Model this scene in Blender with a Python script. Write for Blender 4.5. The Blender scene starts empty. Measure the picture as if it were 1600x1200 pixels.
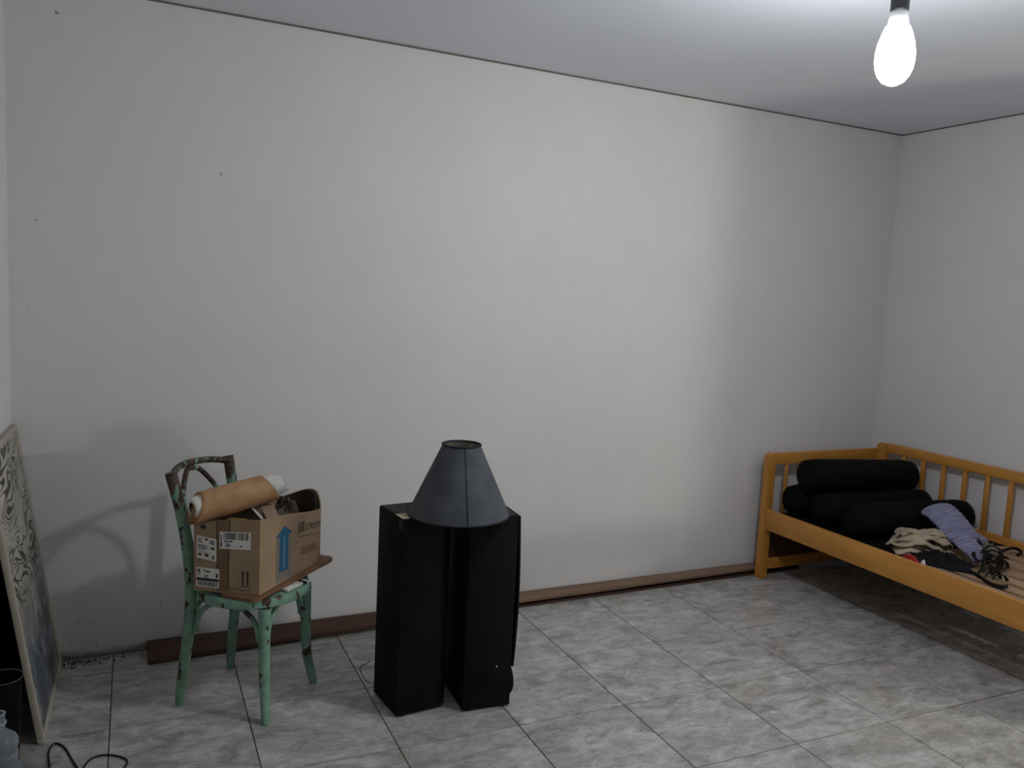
import bpy, bmesh, math, random
from mathutils import Vector, Matrix, noise
random.seed(7)
PI = math.pi
scene = bpy.context.scene
col = scene.collection

# ------------------------------------------------------------------ camera
cam_d = bpy.data.cameras.new('camera'); cam = bpy.data.objects.new('camera', cam_d); col.objects.link(cam)
cam_d.sensor_fit = 'HORIZONTAL'; cam_d.sensor_width = 36.0; cam_d.lens = 1291.99 / 1600 * 36
cam.matrix_world = (Matrix.Translation((0.01128, -3.61501, 1.56916)) @ Matrix.Rotation(-0.45044, 4, 'Z')
                    @ Matrix.Rotation(1.45841, 4, 'X') @ Matrix.Rotation(0.04957, 4, 'Z'))
cam_d.clip_start = 0.05
scene.camera = cam
# ------------------------------------------------------------------ world, exposure
world = bpy.data.worlds.new('world'); scene.world = world; world.use_nodes = True
world.node_tree.nodes['Background'].inputs[0].default_value = (0.5, 0.55, 0.6, 1)
world.node_tree.nodes['Background'].inputs[1].default_value = 0.02
vs = scene.view_settings
vs.view_transform = 'Standard'; vs.look = 'None'; vs.gamma = 1.0; vs.use_curve_mapping = False
vs.exposure = 0.0
BULB_POS = Vector((1.975, -1.90, 2.276))     # hanging ceiling bulb
BULB_POWER = 215.0                            # emission strength of its globe
HALL_POS = Vector((5.02, -4.05, 1.16))       # lamp in the next room, shining in through the doorway
HALL_POWER = 165.0

# ------------------------------------------------------------------ helpers
def tag(o, label=None, cat=None, group=None, kind=None):
    if label: o['label'] = label
    if cat: o['category'] = cat
    if group: o['group'] = group
    if kind: o['kind'] = kind
    return o
def obj(name, bm, mat=None, parent=None, smooth=False):
    me = bpy.data.meshes.new(name)
    bmesh.ops.recalc_face_normals(bm, faces=bm.faces[:])
    bm.to_mesh(me); bm.free()
    if smooth:
        for p in me.polygons: p.use_smooth = True
        if smooth == 'auto':
            try: me.set_sharp_from_angle(angle=math.radians(38))
            except Exception: pass
    if mat:
        for m in (mat if isinstance(mat, (list, tuple)) else [mat]): me.materials.append(m)
    o = bpy.data.objects.new(name, me); col.objects.link(o)
    if parent: o.parent = parent
    return o
def empty(name, loc=(0, 0, 0), rz=0):
    o = bpy.data.objects.new(name, None); col.objects.link(o); o.location = loc; o.rotation_euler = (0, 0, rz)
    o.empty_display_size = 0.05
    return o
def add_box(bm, x0, x1, y0, y1, z0, z1, bev=0, seg=2, M=None):
    vs_ = [bm.verts.new((x, y, z)) for z in (z0, z1) for y in (y0, y1) for x in (x0, x1)]
    q = [(0, 2, 3, 1), (4, 5, 7, 6), (0, 1, 5, 4), (2, 6, 7, 3), (0, 4, 6, 2), (1, 3, 7, 5)]
    fs = [bm.faces.new([vs_[i] for i in f]) for f in q]
    if bev:
        es = list({e for f in fs for e in f.edges})
        r = bmesh.ops.bevel(bm, geom=es, offset=bev, segments=seg, affect='EDGES', profile=0.5)
        vs_ = list({v for f in r['faces'] for v in f.verts} | {v for v in vs_ if v.is_valid})
    if M is not None:
        for v in vs_: v.co = M @ v.co
    return vs_
def box(x0, x1, y0, y1, z0, z1, bev=0, seg=2, M=None):
    bm = bmesh.new(); add_box(bm, x0, x1, y0, y1, z0, z1, bev, seg, M); return bm
def add_hexa(bm, pts, bev=0):   # 8 points: bottom 4 ccw, top 4 ccw
    v = [bm.verts.new(p) for p in pts]
    fs = [bm.faces.new([v[i] for i in f]) for f in [(3, 2, 1, 0), (4, 5, 6, 7), (0, 1, 5, 4), (1, 2, 6, 5), (2, 3, 7, 6), (3, 0, 4, 7)]]
    if bev:
        bmesh.ops.bevel(bm, geom=list({e for f in fs for e in f.edges}), offset=bev, segments=2, affect='EDGES')
def spline(pts, n=8, closed=False):
    P = [Vector(p) for p in pts]; out = []
    m = len(P)
    rng = range(m if closed else m - 1)
    for i in rng:
        p1, p2 = P[i], P[(i + 1) % m]
        p0 = P[i - 1] if (i > 0 or closed) else p1 + (p1 - p2)
        p3 = P[(i + 2) % m] if (i + 2 < m or closed) else p2 + (p2 - p1)
        for k in range(n):
            t = k / n
            out.append(0.5 * ((2 * p1) + (p2 - p0) * t + (2 * p0 - 5 * p1 + 4 * p2 - p3) * t * t + (3 * p1 - p0 - 3 * p2 + p3) * t ** 3))
    if not closed: out.append(P[-1])
    return out
def add_tube(bm, path, rad, seg=10, flat=1.0, up=None, closed=False, cap=True):
    """sweep: rad = number or list; flat scales the section along the 'up' direction"""
    n = len(path); rings = []
    prev = None
    for i, p in enumerate(path):
        if closed: t = (path[(i + 1) % n] - path[i - 1])
        else: t = path[min(i + 1, n - 1)] - path[max(i - 1, 0)]
        t = t.normalized() if t.length > 1e-9 else Vector((0, 0, 1))
        if up is not None: u = Vector(up)
        else: u = prev if prev is not None else (Vector((0, 0, 1)) if abs(t.z) < .9 else Vector((1, 0, 0)))
        u = u - t * u.dot(t)
        if u.length < 1e-6: u = t.orthogonal()
        u.normalize(); w = t.cross(u); prev = u
        r = rad[i] if isinstance(rad, (list, tuple)) else rad
        rings.append([bm.verts.new(p + w * (r * math.cos(a)) + u * (r * flat * math.sin(a))) for a in (2 * PI * k / seg for k in range(seg))])
    m = n if closed else n - 1
    for i in range(m):
        A, B = rings[i], rings[(i + 1) % n]
        for k in range(seg): bm.faces.new((A[k], A[(k + 1) % seg], B[(k + 1) % seg], B[k]))
    if cap and not closed:
        bm.faces.new(rings[0][::-1]); bm.faces.new(rings[-1])
    return rings
def tube(path, rad, seg=10, **k):
    bm = bmesh.new(); add_tube(bm, path, rad, seg, **k); return bm
def add_lathe(bm, prof, seg=32, M=None, cap0=True, cap1=True):
    rings = []
    for r, z in prof:
        ring = []
        for k in range(seg):
            p = Vector((r * math.cos(2 * PI * k / seg), r * math.sin(2 * PI * k / seg), z))
            ring.append(bm.verts.new(M @ p if M else p))
        rings.append(ring)
    for A, B in zip(rings, rings[1:]):
        for k in range(seg): bm.faces.new((A[k], A[(k + 1) % seg], B[(k + 1) % seg], B[k]))
    if cap0: bm.faces.new(rings[0][::-1])
    if cap1: bm.faces.new(rings[-1])
def lathe(prof, seg=32, M=None, **k):
    bm = bmesh.new(); add_lathe(bm, prof, seg, M, **k); return bm
def add_prism(bm, poly, z0, z1, zf=None, bev=0):
    """vertical prism on a plan polygon; zf(x, y) is added to both heights"""
    zf = zf or (lambda x, y: 0)
    lo = [bm.verts.new((x, y, z0 + zf(x, y))) for x, y in poly]; hi = [bm.verts.new((x, y, z1 + zf(x, y))) for x, y in poly]
    n = len(poly)
    fs = [bm.faces.new(lo[::-1]), bm.faces.new(hi)] + [bm.faces.new((lo[i], lo[(i + 1) % n], hi[(i + 1) % n], hi[i])) for i in range(n)]
    if bev:
        bmesh.ops.bevel(bm, geom=list({e for f in fs[:2] for e in f.edges}), offset=bev, segments=2, affect='EDGES')
def round_poly(poly, r, n=6):
    out = []
    m = len(poly)
    for i in range(m):
        p = Vector(poly[i]); a = (Vector(poly[i - 1]) - p).normalized(); b = (Vector(poly[(i + 1) % m]) - p).normalized()
        for k in range(n + 1):
            t = k / n
            q = p + a * r * (1 - t) ** 2 + b * r * t ** 2
            out.append((q.x, q.y))
    return out

# ------------------------------------------------------------------ materials
def S(c):    # sRGB 0-255 -> linear
    return tuple(((v / 255) / 12.92 if v / 255 <= .04045 else ((v / 255 + .055) / 1.055) ** 2.4) for v in c) + (1,)
class NT:
    def __init__(s, name, rough=.6, spec=.3):
        s.m = bpy.data.materials.new(name); s.m.use_nodes = True; s.t = s.m.node_tree; s.b = s.t.nodes['Principled BSDF']
        s.b.inputs['Roughness'].default_value = rough; s.b.inputs['Specular IOR Level'].default_value = spec
        s._tc = None
    def n(s, ty, **kw):
        x = s.t.nodes.new(ty)
        for k, v in kw.items(): setattr(x, k, v)
        return x
    def l(s, a, b): s.t.links.new(a, b)
    def tc(s, kind='Object'):
        if s._tc is None: s._tc = s.n('ShaderNodeTexCoord')
        return s._tc.outputs[kind]
    def pos(s): return s.n('ShaderNodeNewGeometry').outputs['Position']
    def map(s, vec, scale=(1, 1, 1), rot=(0, 0, 0), loc=(0, 0, 0)):
        m = s.n('ShaderNodeMapping'); s.l(vec, m.inputs[0]); m.inputs['Scale'].default_value = scale; m.inputs['Rotation'].default_value = rot; m.inputs['Location'].default_value = loc
        return m.outputs[0]
    def noise(s, vec, scale=5, detail=3, rough=.5, dist=0):
        x = s.n('ShaderNodeTexNoise'); s.l(vec, x.inputs['Vector']); x.inputs['Scale'].default_value = scale; x.inputs['Detail'].default_value = detail
        x.inputs['Roughness'].default_value = rough; x.inputs['Distortion'].default_value = dist
        return x.outputs['Fac']
    def ramp(s, fac, stops, interp='LINEAR'):
        r = s.n('ShaderNodeValToRGB'); s.l(fac, r.inputs[0]); e = r.color_ramp; e.interpolation = interp
        while len(e.elements) < len(stops): e.elements.new(.5)
        for el, (p, c) in zip(e.elements, stops):
            el.position = p; el.color = c if not isinstance(c, (int, float)) else (c, c, c, 1)
        return r.outputs[0]
    def mix(s, fac, a, b, mode='MIX'):
        x = s.n('ShaderNodeMix', data_type='RGBA', blend_type=mode)
        for sock, v in ((x.inputs[0], fac), (x.inputs[6], a), (x.inputs[7], b)):
            if isinstance(v, (int, float)): sock.default_value = v
            elif isinstance(v, tuple): sock.default_value = v
            else: s.l(v, sock)
        return x.outputs[2]
    def math(s, op, a, b=None, clamp=False):
        x = s.n('ShaderNodeMath', operation=op, use_clamp=clamp)
        for sock, v in zip(x.inputs, (a, b)):
            if v is None: continue
            if isinstance(v, (int, float)): sock.default_value = v
            else: s.l(v, sock)
        return x.outputs[0]
    def rng(s, v, a, b, c=0., d=1.):
        x = s.n('ShaderNodeMapRange', clamp=True); s.l(v, x.inputs[0])
        for i, q in enumerate((a, b, c, d)): x.inputs[i + 1].default_value = q
        return x.outputs[0]
    def color(s, c):
        i = s.b.inputs['Base Color']
        if isinstance(c, tuple): i.default_value = c
        else: s.l(c, i)
    def bump(s, h, strength=.2, dist=.01):
        x = s.n('ShaderNodeBump'); x.inputs['Strength'].default_value = strength; x.inputs['Distance'].default_value = dist
        s.l(h, x.inputs['Height']); s.l(x.outputs[0], s.b.inputs['Normal'])
    def rough(s, v): s.l(v, s.b.inputs['Roughness'])
def plain(name, c, rough=.6, spec=.3, var=.0, scale=30, bump=0):
    m = NT(name, rough, spec)
    if var:
        n_ = m.noise(m.tc(), scale, 4)
        lo = tuple(max(0, x * (1 - var)) for x in c[:3]) + (1,); hi = tuple(min(1, x * (1 + var)) for x in c[:3]) + (1,)
        m.color(m.ramp(n_, [(.3, lo), (.7, hi)]))
        if bump: m.bump(n_, bump, .005)
    else: m.color(c)
    return m.m
def wood(name, c0, c1, scale=(30, 2, 30), rough=.45, spec=.35, bump=.05):
    m = NT(name, rough, spec)
    v = m.map(m.tc(), scale)
    a = m.noise(v, 1.2, 5, .6, .6); b = m.noise(v, 4, 3)
    f = m.mix(.35, a, b)
    m.color(m.ramp(f, [(.3, c0), (.7, c1)])); m.bump(f, bump, .004)
    return m.m

def wall_mat():
    m = NT('wall_paint', .75, .2)
    P = m.pos(); sx = m.n('ShaderNodeSeparateXYZ'); m.l(P, sx.inputs[0])
    big = m.noise(P, 1.3, 3, .5); fine = m.noise(m.map(P, (2.2, 2.2, 1.2)), 3, 5, .6)
    base = m.ramp(m.mix(.5, big, fine), [(.3, (.675, .663, .668, 1)), (.7, (.725, .713, .718, 1))])
    # scattered grime specks, densest low down at the left
    vo = m.n('ShaderNodeTexVoronoi'); m.l(m.map(P, (1, 1, .8)), vo.inputs['Vector']); vo.inputs['Scale'].default_value = 62
    sel0 = m.noise(P, 21, 2)
    dot = m.math('LESS_THAN', m.math('ADD', vo.outputs['Distance'], m.math('MULTIPLY', sel0, .22)), .27)
    sel = m.n('ShaderNodeSeparateXYZ'); m.l(vo.outputs['Color'], sel.inputs[0])
    dens = m.math('MULTIPLY', m.rng(sx.outputs['Z'], .35, .02, 0, 1), m.rng(sx.outputs['X'], .75, .1, 0, .75))
    pick = m.math('LESS_THAN', sel.outputs[0], m.math('MULTIPLY', dens, .55))
    spk = m.math('MULTIPLY', dot, pick)
    base = m.mix(m.math('MULTIPLY', spk, .8), base, (.05, .04, .03, 1))
    wob = m.n('ShaderNodeVectorMath', operation='MULTIPLY_ADD'); nz = m.n('ShaderNodeTexNoise'); m.l(P, nz.inputs['Vector']); nz.inputs['Scale'].default_value = 45
    m.l(nz.outputs['Color'], wob.inputs[0]); wob.inputs[1].default_value = (.02, .02, .02); m.l(P, wob.inputs[2])
    for (mx, mz, mr, k) in ((-.179, 2.502, .006, .8), (.401, 1.978, .0075, .5), (-.255, 1.743, .006, .6), (-.192, 1.50, .004, .5), (-.286, 1.407, .004, .5), (-.135, 1.154, .003, .5), (2.05, 1.42, .006, .25), (1.42, 2.05, .005, .25), (2.6, .38, .004, .5)):
        d = m.n('ShaderNodeVectorMath', operation='DISTANCE'); m.l(wob.outputs[0], d.inputs[0]); d.inputs[1].default_value = (mx + .01, .01, mz + .01)
        base = m.mix(m.rng(d.outputs['Value'], mr, mr * .5, 0, k), base, (.09, .08, .07, 1))
    # damp brown dirt line along the foot of the wall, ragged
    edge = m.math('ADD', sx.outputs['Z'], m.math('MULTIPLY', m.noise(P, 14, 4), -.06))
    damp = m.math('MULTIPLY', m.rng(edge, .012, -.02, 0, .8), m.rng(sx.outputs['X'], 1.2, .2, .2, 1))
    base = m.mix(damp, base, (.09, .055, .04, 1))
    m.color(base); m.bump(m.noise(P, 60, 3), .08, .004)
    return m.m
M_WALL = wall_mat()
m = NT('ceiling_paint', .55, .3); m.color(m.ramp(m.noise(m.pos(), 1.5, 3), [(.3, (.715, .755, .815, 1)), (.7, (.76, .80, .86, 1))])); M_CEIL = m.m
def tile_mat():
    m = NT('ceramic_tile', .3, .5)
    oi = m.n('ShaderNodeObjectInfo')
    vm = m.n('ShaderNodeVectorMath', operation='ADD'); m.l(m.tc(), vm.inputs[0])
    cb = m.n('ShaderNodeCombineXYZ')
    for i, k in enumerate((37., 91., 53.)): m.l(m.math('MULTIPLY', oi.outputs['Random'], k), cb.inputs[i])
    m.l(cb.outputs[0], vm.inputs[1]); v = vm.outputs[0]
    a = m.noise(m.map(v, (1, 1.7, 1), (0, 0, .5)), 7.5, 4, .55, .9)
    b = m.noise(m.map(v, (1, 2.2, 1), (0, 0, .6)), 19, 3, .6, 1.2)
    f = m.mix(.38, a, b)
    c = m.ramp(f, [(.30, (.19, .18, .17, 1)), (.42, (.32, .31, .295, 1)), (.52, (.44, .433, .422, 1)), (.66, (.63, .625, .613, 1))])
    warm = m.noise(v, 3, 2)
    c = m.mix(m.rng(warm, .5, .75, 0, .35), c, (.37, .325, .28, 1))
    P = m.pos(); dirt = m.noise(P, 3.1, 5, .65, .4)
    c = m.mix(m.rng(dirt, .54, .85, 0, .30), c, (.24, .195, .155, 1))
    vo = m.n('ShaderNodeTexVoronoi'); m.l(P, vo.inputs['Vector']); vo.inputs['Scale'].default_value = 11
    s2 = m.n('ShaderNodeSeparateXYZ'); m.l(vo.outputs['Color'], s2.inputs[0])
    spk = m.math('MULTIPLY', m.math('LESS_THAN', vo.outputs['Distance'], .05), m.math('LESS_THAN', s2.outputs[0], .16))
    c = m.mix(m.math('MULTIPLY', spk, .85), c, (.03, .025, .02, 1))
    m.color(c); m.rough(m.rng(dirt, .3, .75, .24, .5)); m.bump(a, .03, .003)
    return m.m
M_TILE = tile_mat()
M_GROUT = plain('grout', (.10, .085, .07, 1), .9, .1, .3, 40)
M_LINE = plain('dark_gap_strip', (.15, .15, .13, 1), .7, .2)

# ------------------------------------------------------------------ room shell
H = 2.611; XL = -.3454; XR0 = 4.2784; XR1 = 4.1228; Y1 = -5.2          # right wall is slightly skewed: XR0 at y=0, XR1 at y=-5.2
def xl(y): return XL + .058 * y                                         # left wall runs slightly outwards towards the viewer
def xr(y): return XR0 + (XR1 - XR0) * (y / Y1)
def struct(name, bm, mat): return tag(obj(name, bm, mat), kind='structure')
struct('wall_back', box(XL - .15, XR0 + .15, 0, .15, -.1, H + .08), M_WALL)
bm = bmesh.new(); add_hexa(bm, [(xl(Y1) - .15, Y1, -.1), (xl(Y1), Y1, -.1), (XL, 0, -.1), (XL - .15, 0, -.1), (xl(Y1) - .15, Y1, H + .08), (xl(Y1), Y1, H + .08), (XL, 0, H + .08), (XL - .15, 0, H + .08)])
struct('wall_left', bm, M_WALL)
struct('wall_front', box(XL - .5, XR0 + .15, Y1 - .15, Y1, -.1, H + .08), plain('bounce_dimming_tan', (.34, .28, .22, 1), .8, .2, .06, 2))  # unseen wall; its tan is chosen to dim and warm the bounced light
# right wall with a full-height opening to the next room, out of view
bm = bmesh.new()
def wseg(bm, ya, yb, z0, z1):
    add_hexa(bm, [(xr(yb), yb, z0), (xr(yb) + .15, yb, z0), (xr(ya) + .15, ya, z0), (xr(ya), ya, z0), (xr(yb), yb, z1), (xr(yb) + .15, yb, z1), (xr(ya) + .15, ya, z1), (xr(ya), ya, z1)])
wseg(bm, 0, -2.45, -.1, H + .08); wseg(bm, -4.05, Y1, -.1, H + .08)
struct('wall_right', bm, M_WALL)
bm = box(XL - .5, XR0 + .15, Y1 - .15, .15, H, H + .1); struct('ceiling', bm, M_CEIL)
# next room behind the doorway
bm = bmesh.new(); add_box(bm, XR0 + .15, 6.6, -1.85, -1.75, -.1, H); struct('wall_hall_back', bm, M_WALL)
bm = bmesh.new(); add_box(bm, 6.5, 6.6, -5.2, -1.85, -.1, H); struct('wall_hall_right', bm, M_WALL)
bm = bmesh.new(); add_box(bm, XR0 + .0, 6.6, -5.35, -5.2, -.1, H); struct('wall_hall_front', bm, M_WALL)
bm = bmesh.new(); add_box(bm, XR0 + .15, 6.6, -5.2, -1.75, H, H + .1); struct('ceiling_hall', bm, M_CEIL)
bm = bmesh.new(); add_box(bm, XR0 + .05, 6.6, -5.2, -1.75, -.1, -.002); struct('floor_hall', bm, M_GROUT)
# dark gap line where ceiling meets the walls
bm = box(XL, XR0, -.006, 0, H - .0065, H); struct('trim_1', bm, M_LINE)
bm = bmesh.new(); add_hexa(bm, [(xr(Y1) - .006, Y1, H - .006), (xr(Y1), Y1, H - .006), (xr(0), 0, H - .006), (xr(0) - .006, 0, H - .006), (xr(Y1) - .006, Y1, H), (xr(Y1), Y1, H), (xr(0), 0, H), (xr(0) - .006, 0, H)])
struct('trim_2', bm, M_LINE)
bm = bmesh.new(); add_hexa(bm, [(xl(Y1), Y1, H - .006), (xl(Y1) + .006, Y1, H - .006), (XL + .006, -.006, H - .006), (XL, -.006, H - .006), (xl(Y1), Y1, H), (xl(Y1) + .006, Y1, H), (XL + .006, -.006, H), (XL, -.006, H)])
struct('trim_3', bm, M_LINE)
# floor: grout bed with every tile a piece of its own
floor = struct('floor', box(XL - .5, XR0 + .15, Y1 - .15, .15, -.1, -.0022), M_GROUT)
TS = .45; GAP = .0042; A_ = math.radians(-1.0312)
T0 = Vector((.00522, .29013)); ex = Vector((math.cos(A_), math.sin(A_))); ey = Vector((-math.sin(A_), math.cos(A_)))
def clip(poly, f):
    out = []
    for i in range(len(poly)):
        a, b = poly[i], poly[(i + 1) % len(poly)]; fa, fb = f(a), f(b)
        if fa >= 0: out.append(a)
        if fa * fb < 0: out.append(a + (b - a) * (fa / (fa - fb)))
    return out
full_tile = None
def tile_mesh(poly, c):
    bm = bmesh.new()
    hi = [(p - c) for p in poly]; cc = sum(hi, Vector((0, 0))) / len(hi)
    lo_v = [bm.verts.new((*p, -.006)) for p in hi]; e_v = [bm.verts.new((*p, -.0012)) for p in hi]
    t_v = [bm.verts.new((*(p + (cc - p).normalized() * .0014), 0)) for p in hi]
    n = len(hi); bm.faces.new(t_v)
    for i in range(n):
        j = (i + 1) % n
        bm.faces.new((lo_v[i], lo_v[j], e_v[j], e_v[i])); bm.faces.new((e_v[i], e_v[j], t_v[j], t_v[i]))
    bmesh.ops.recalc_face_normals(bm, faces=bm.faces[:])
    me = bpy.data.meshes.new('tile'); bm.to_mesh(me); bm.free(); me.materials.append(M_TILE); return me
for i in range(-3, 11):
    for j in range(-14, 2):
        g = GAP / 2
        cs = [T0 + ex * (TS * (i + a) + sa * g) + ey * (TS * (j + b) + sb * g) for a, b, sa, sb in ((0, 0, 1, 1), (1, 0, -1, 1), (1, 1, -1, -1), (0, 1, 1, -1))]
        poly = cs
        for f in (lambda q: q.x - (xl(q.y) + .001), lambda q: -.001 - q.y, lambda q: q.y - Y1, lambda q: xr(q.y) - .001 - q.x):
            poly = clip(poly, f)
            if len(poly) < 3: break
        if len(poly) < 3: continue
        ar = abs(sum(poly[k].x * poly[(k + 1) % len(poly)].y - poly[k].y * poly[(k + 1) % len(poly)].x for k in range(len(poly)))) / 2
        if ar < .002: continue
        c = T0 + ex * TS * (i + .5) + ey * TS * (j + .5)
        if ar > (TS - GAP) ** 2 - 1e-4:
            if full_tile is None: full_tile = tile_mesh(poly, c)
            me = full_tile
        else: me = tile_mesh(poly, c)
        o = bpy.data.objects.new('tile', me); col.objects.link(o); o.location = (c.x, c.y, 0); o.parent = floor

# ------------------------------------------------------------------ hanging bulb
M_BLACKPL = plain('black_plastic', (.012, .012, .014, 1), .45, .4)
M_COLLAR = plain('white_plastic', (.75, .74, .72, 1), .4, .4)
M_CORD = plain('black_cord', (.01, .01, .01, 1), .5, .4)
def emis(name, c, st):
    m = NT(name); m.b.inputs['Emission Color'].default_value = c; m.b.inputs['Emission Strength'].default_value = st; m.color((.9, .9, .9, 1)); return m.m
lamp = tag(empty('hanging_bulb', (BULB_POS.x, BULB_POS.y, 0)), 'lit white bulb in a black socket hanging from the ceiling by a cord', 'light bulb')
zc = BULB_POS.z
globe_prof = [(.026, .078), (.033, .070), (.040, .052), (.047, .030), (.0515, .005), (.052, -.018), (.049, -.040), (.041, -.060), (.029, -.075), (.014, -.083), (.003, -.0845)]
gm = NT('bulb_glow'); gm.color((.9, .9, .9, 1)); gm.b.inputs['Emission Color'].default_value = (.93, .95, 1, 1)
gs = gm.n('ShaderNodeSeparateXYZ'); gm.l(gm.tc('Generated'), gs.inputs[0])          # a diffuser dome: brightest at its nose
gm.l(gm.math('MULTIPLY', gm.ramp(gs.outputs[2], [(0., 1.), (.20, .75), (.42, .36), (.60, .30), (.80, .42), (1., .48)]), BULB_POWER * 1.95), gm.b.inputs['Emission Strength'])
obj('globe', lathe([(r, z + zc) for r, z in globe_prof], 32), gm.m, lamp, True)
obj('collar', lathe([(.0265, zc + .0785), (.027, zc + .084), (.024, zc + .105), (.022, zc + .112)], 32), M_COLLAR, lamp, 'auto')
obj('socket', lathe([(.0225, zc + .1125), (.0245, zc + .115), (.0245, zc + .15), (.029, zc + .155), (.030, zc + .172), (.024, zc + .190), (.012, zc + .205), (.006, zc + .215)], 32), M_BLACKPL, lamp, 'auto')
obj('cord', tube([Vector((0, 0, zc + .21)), Vector((.002, 0, zc + .28)), Vector((0, 0, H))], .0035, 8), M_CORD, lamp, True)
# lamp in the next room (out of view); its light comes through the doorway
hl = tag(empty('globe_lamp', (HALL_POS.x, HALL_POS.y, 0)), 'standing lamp with a glowing round globe in the next room', 'lamp')
obj('base', lathe([(.13, -.002), (.13, .015), (.02, .03)], 32), M_BLACKPL, hl, 'auto')
obj('pole', lathe([(.012, .03), (.012, HALL_POS.z - .128)], 16), M_BLACKPL, hl, 'auto')
obj('globe', lathe([(.13 * math.cos(t) + .0005, HALL_POS.z + .13 * math.sin(t)) for t in [(-.5 + k / 16) * PI for k in range(17)]], 24), emis('lamp_glow', (1, .97, .80, 1), HALL_POWER), hl, True)

# ------------------------------------------------------------------ planks along the wall
M_PLANK = wood('dark_plank', S((54, 38, 31)), S((96, 70, 57)), (1.2, 45, 45), .5, .3)
M_PLANK2 = wood('brown_plank', S((92, 72, 58)), S((150, 123, 102)), (1.0, 40, 40), .5, .3)
GP = 'loose planks lying along the foot of the wall'
bm = bmesh.new(); add_box(bm, .15, 3.70, -.043, -.004, .0005, .0385, .002)
tag(obj('plank', bm, M_PLANK), 'narrow dark brown plank on edge tight against the wall behind the other planks', 'plank', GP)
bm = bmesh.new(); add_hexa(bm, [(1.34, -.084, .0005), (3.70, -.058, .0005), (3.70, -.0445, .0005), (1.34, -.0445, .0005), (1.34, -.084, .0125), (3.70, -.058, .0125), (3.70, -.0445, .0125), (1.34, -.0445, .0125)], .0015)
tag(obj('plank', bm, M_PLANK), 'dark reddish plank lying flat on the floor under the lighter tilted plank', 'plank', GP)
bm = bmesh.new(); add_hexa(bm, [(.125, -.149, .001), (1.5, -.098, .0155), (1.5, -.046, .039), (.125, -.046, .039), (.123, -.147, .018), (1.5, -.098, .030), (1.5, -.030, .056), (.125, -.030, .056)], .002)
tag(obj('plank', bm, M_PLANK), 'dark brown plank lying tilted behind the green chair, end sticking out', 'plank', GP)
bm = bmesh.new(); add_hexa(bm, [(1.503, -.092, .0270), (3.70, -.060, .031), (3.70, -.008, .0395), (1.503, -.030, .0395), (1.503, -.092, .039), (3.70, -.060, .042), (3.70, -.008, .058), (1.503, -.010, .056)], .002)
tag(obj('plank', bm, M_PLANK2), 'lighter brown plank lying tilted on top between speakers and bed', 'plank', GP)

# ------------------------------------------------------------------ chair
def paint_mat():
    m = NT('chipped_mint_paint', .5, .35)
    P = m.pos(); sp = m.n('ShaderNodeSeparateXYZ'); m.l(P, sp.inputs[0])
    g = m.ramp(m.noise(P, 22, 4), [(.3, S((98, 135, 119))), (.7, S((130, 169, 151)))])
    chip = m.noise(m.map(P, (1, 1, .55)), 30, 3, .5, .5)
    thr = m.rng(sp.outputs['Z'], .66, .88, .615, .37)            # back rest worn down to bare wood
    msk = m.math('GREATER_THAN', chip, thr)
    soft = m.rng(m.math('SUBTRACT', chip, thr), -.05, .0, 0, .45)
    bare = m.ramp(m.noise(P, 60, 3), [(.3, S((30, 21, 17))), (.7, S((92, 74, 64)))])
    g = m.mix(m.math('MULTIPLY', soft, m.rng(sp.outputs['Z'], .55, .8, 0, 1)), g, S((78, 92, 78)))
    m.color(m.mix(msk, g, bare)); m.bump(m.math('SUBTRACT', 1., msk), .25, .003)
    return m.m
M_MINT = paint_mat()
CO = Vector((.46, -.517, 0)); CA = math.radians(-41.3)
chair = tag(empty('bentwood_chair', CO, CA), 'old bentwood chair in chipped mint green paint holding a cardboard box', 'chair')
SZ = .446
# seat: bent ring with an inset round panel
bm = bmesh.new(); add_lathe(bm, [(.150, SZ - .034), (.192, SZ - .036), (.201, SZ - .030), (.203, SZ - .010), (.197, SZ), (.150, SZ - .002)], 48, Matrix.Translation((.02, 0, 0)), False, False)
obj('seat_ring', bm, M_MINT, chair, 'auto')
bm = lathe([(.152, SZ - .014), (.152, SZ - .003), (.10, SZ - .008), (.03, SZ - .010), (.001, SZ - .0105)], 48, Matrix.Translation((.02, 0, 0)))
obj('seat', bm, M_MINT, chair, 'auto')
def L(*p): return [Vector(q) for q in p]
for s in (-1, 1):
    # rear leg and back post are one bent stick
    path = spline([(-.184, .157 * s, 0), (-.176, .152 * s, .10), (-.158, .144 * s, .25), (-.148, .142 * s, .42), (-.160, .150 * s, .60), (-.185, .160 * s, .75), (-.214, .170 * s, .868)], 6)
    n = len(path); rad = [.0160 + .0045 * (i / (n - 1)) if i / (n - 1) > .5 else .0150 + .0055 * math.sin(PI * min(1, i / (n - 1) * 1.2)) for i in range(n)]
    obj('back_post', tube(path, rad, 14), M_MINT, chair, 'auto')
    # front leg: sweeps outwards at the foot
    path = spline([(.184, .169 * s, 0), (.176, .160 * s, .05), (.163, .147 * s, .14), (.158, .143 * s, .27), (.156, .142 * s, .41)], 6)
    n = len(path); rad = [.0145 + .0075 * (i / (n - 1)) for i in range(n)]
    obj('leg', tube(path, rad, 14), M_MINT, chair, 'auto')
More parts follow.
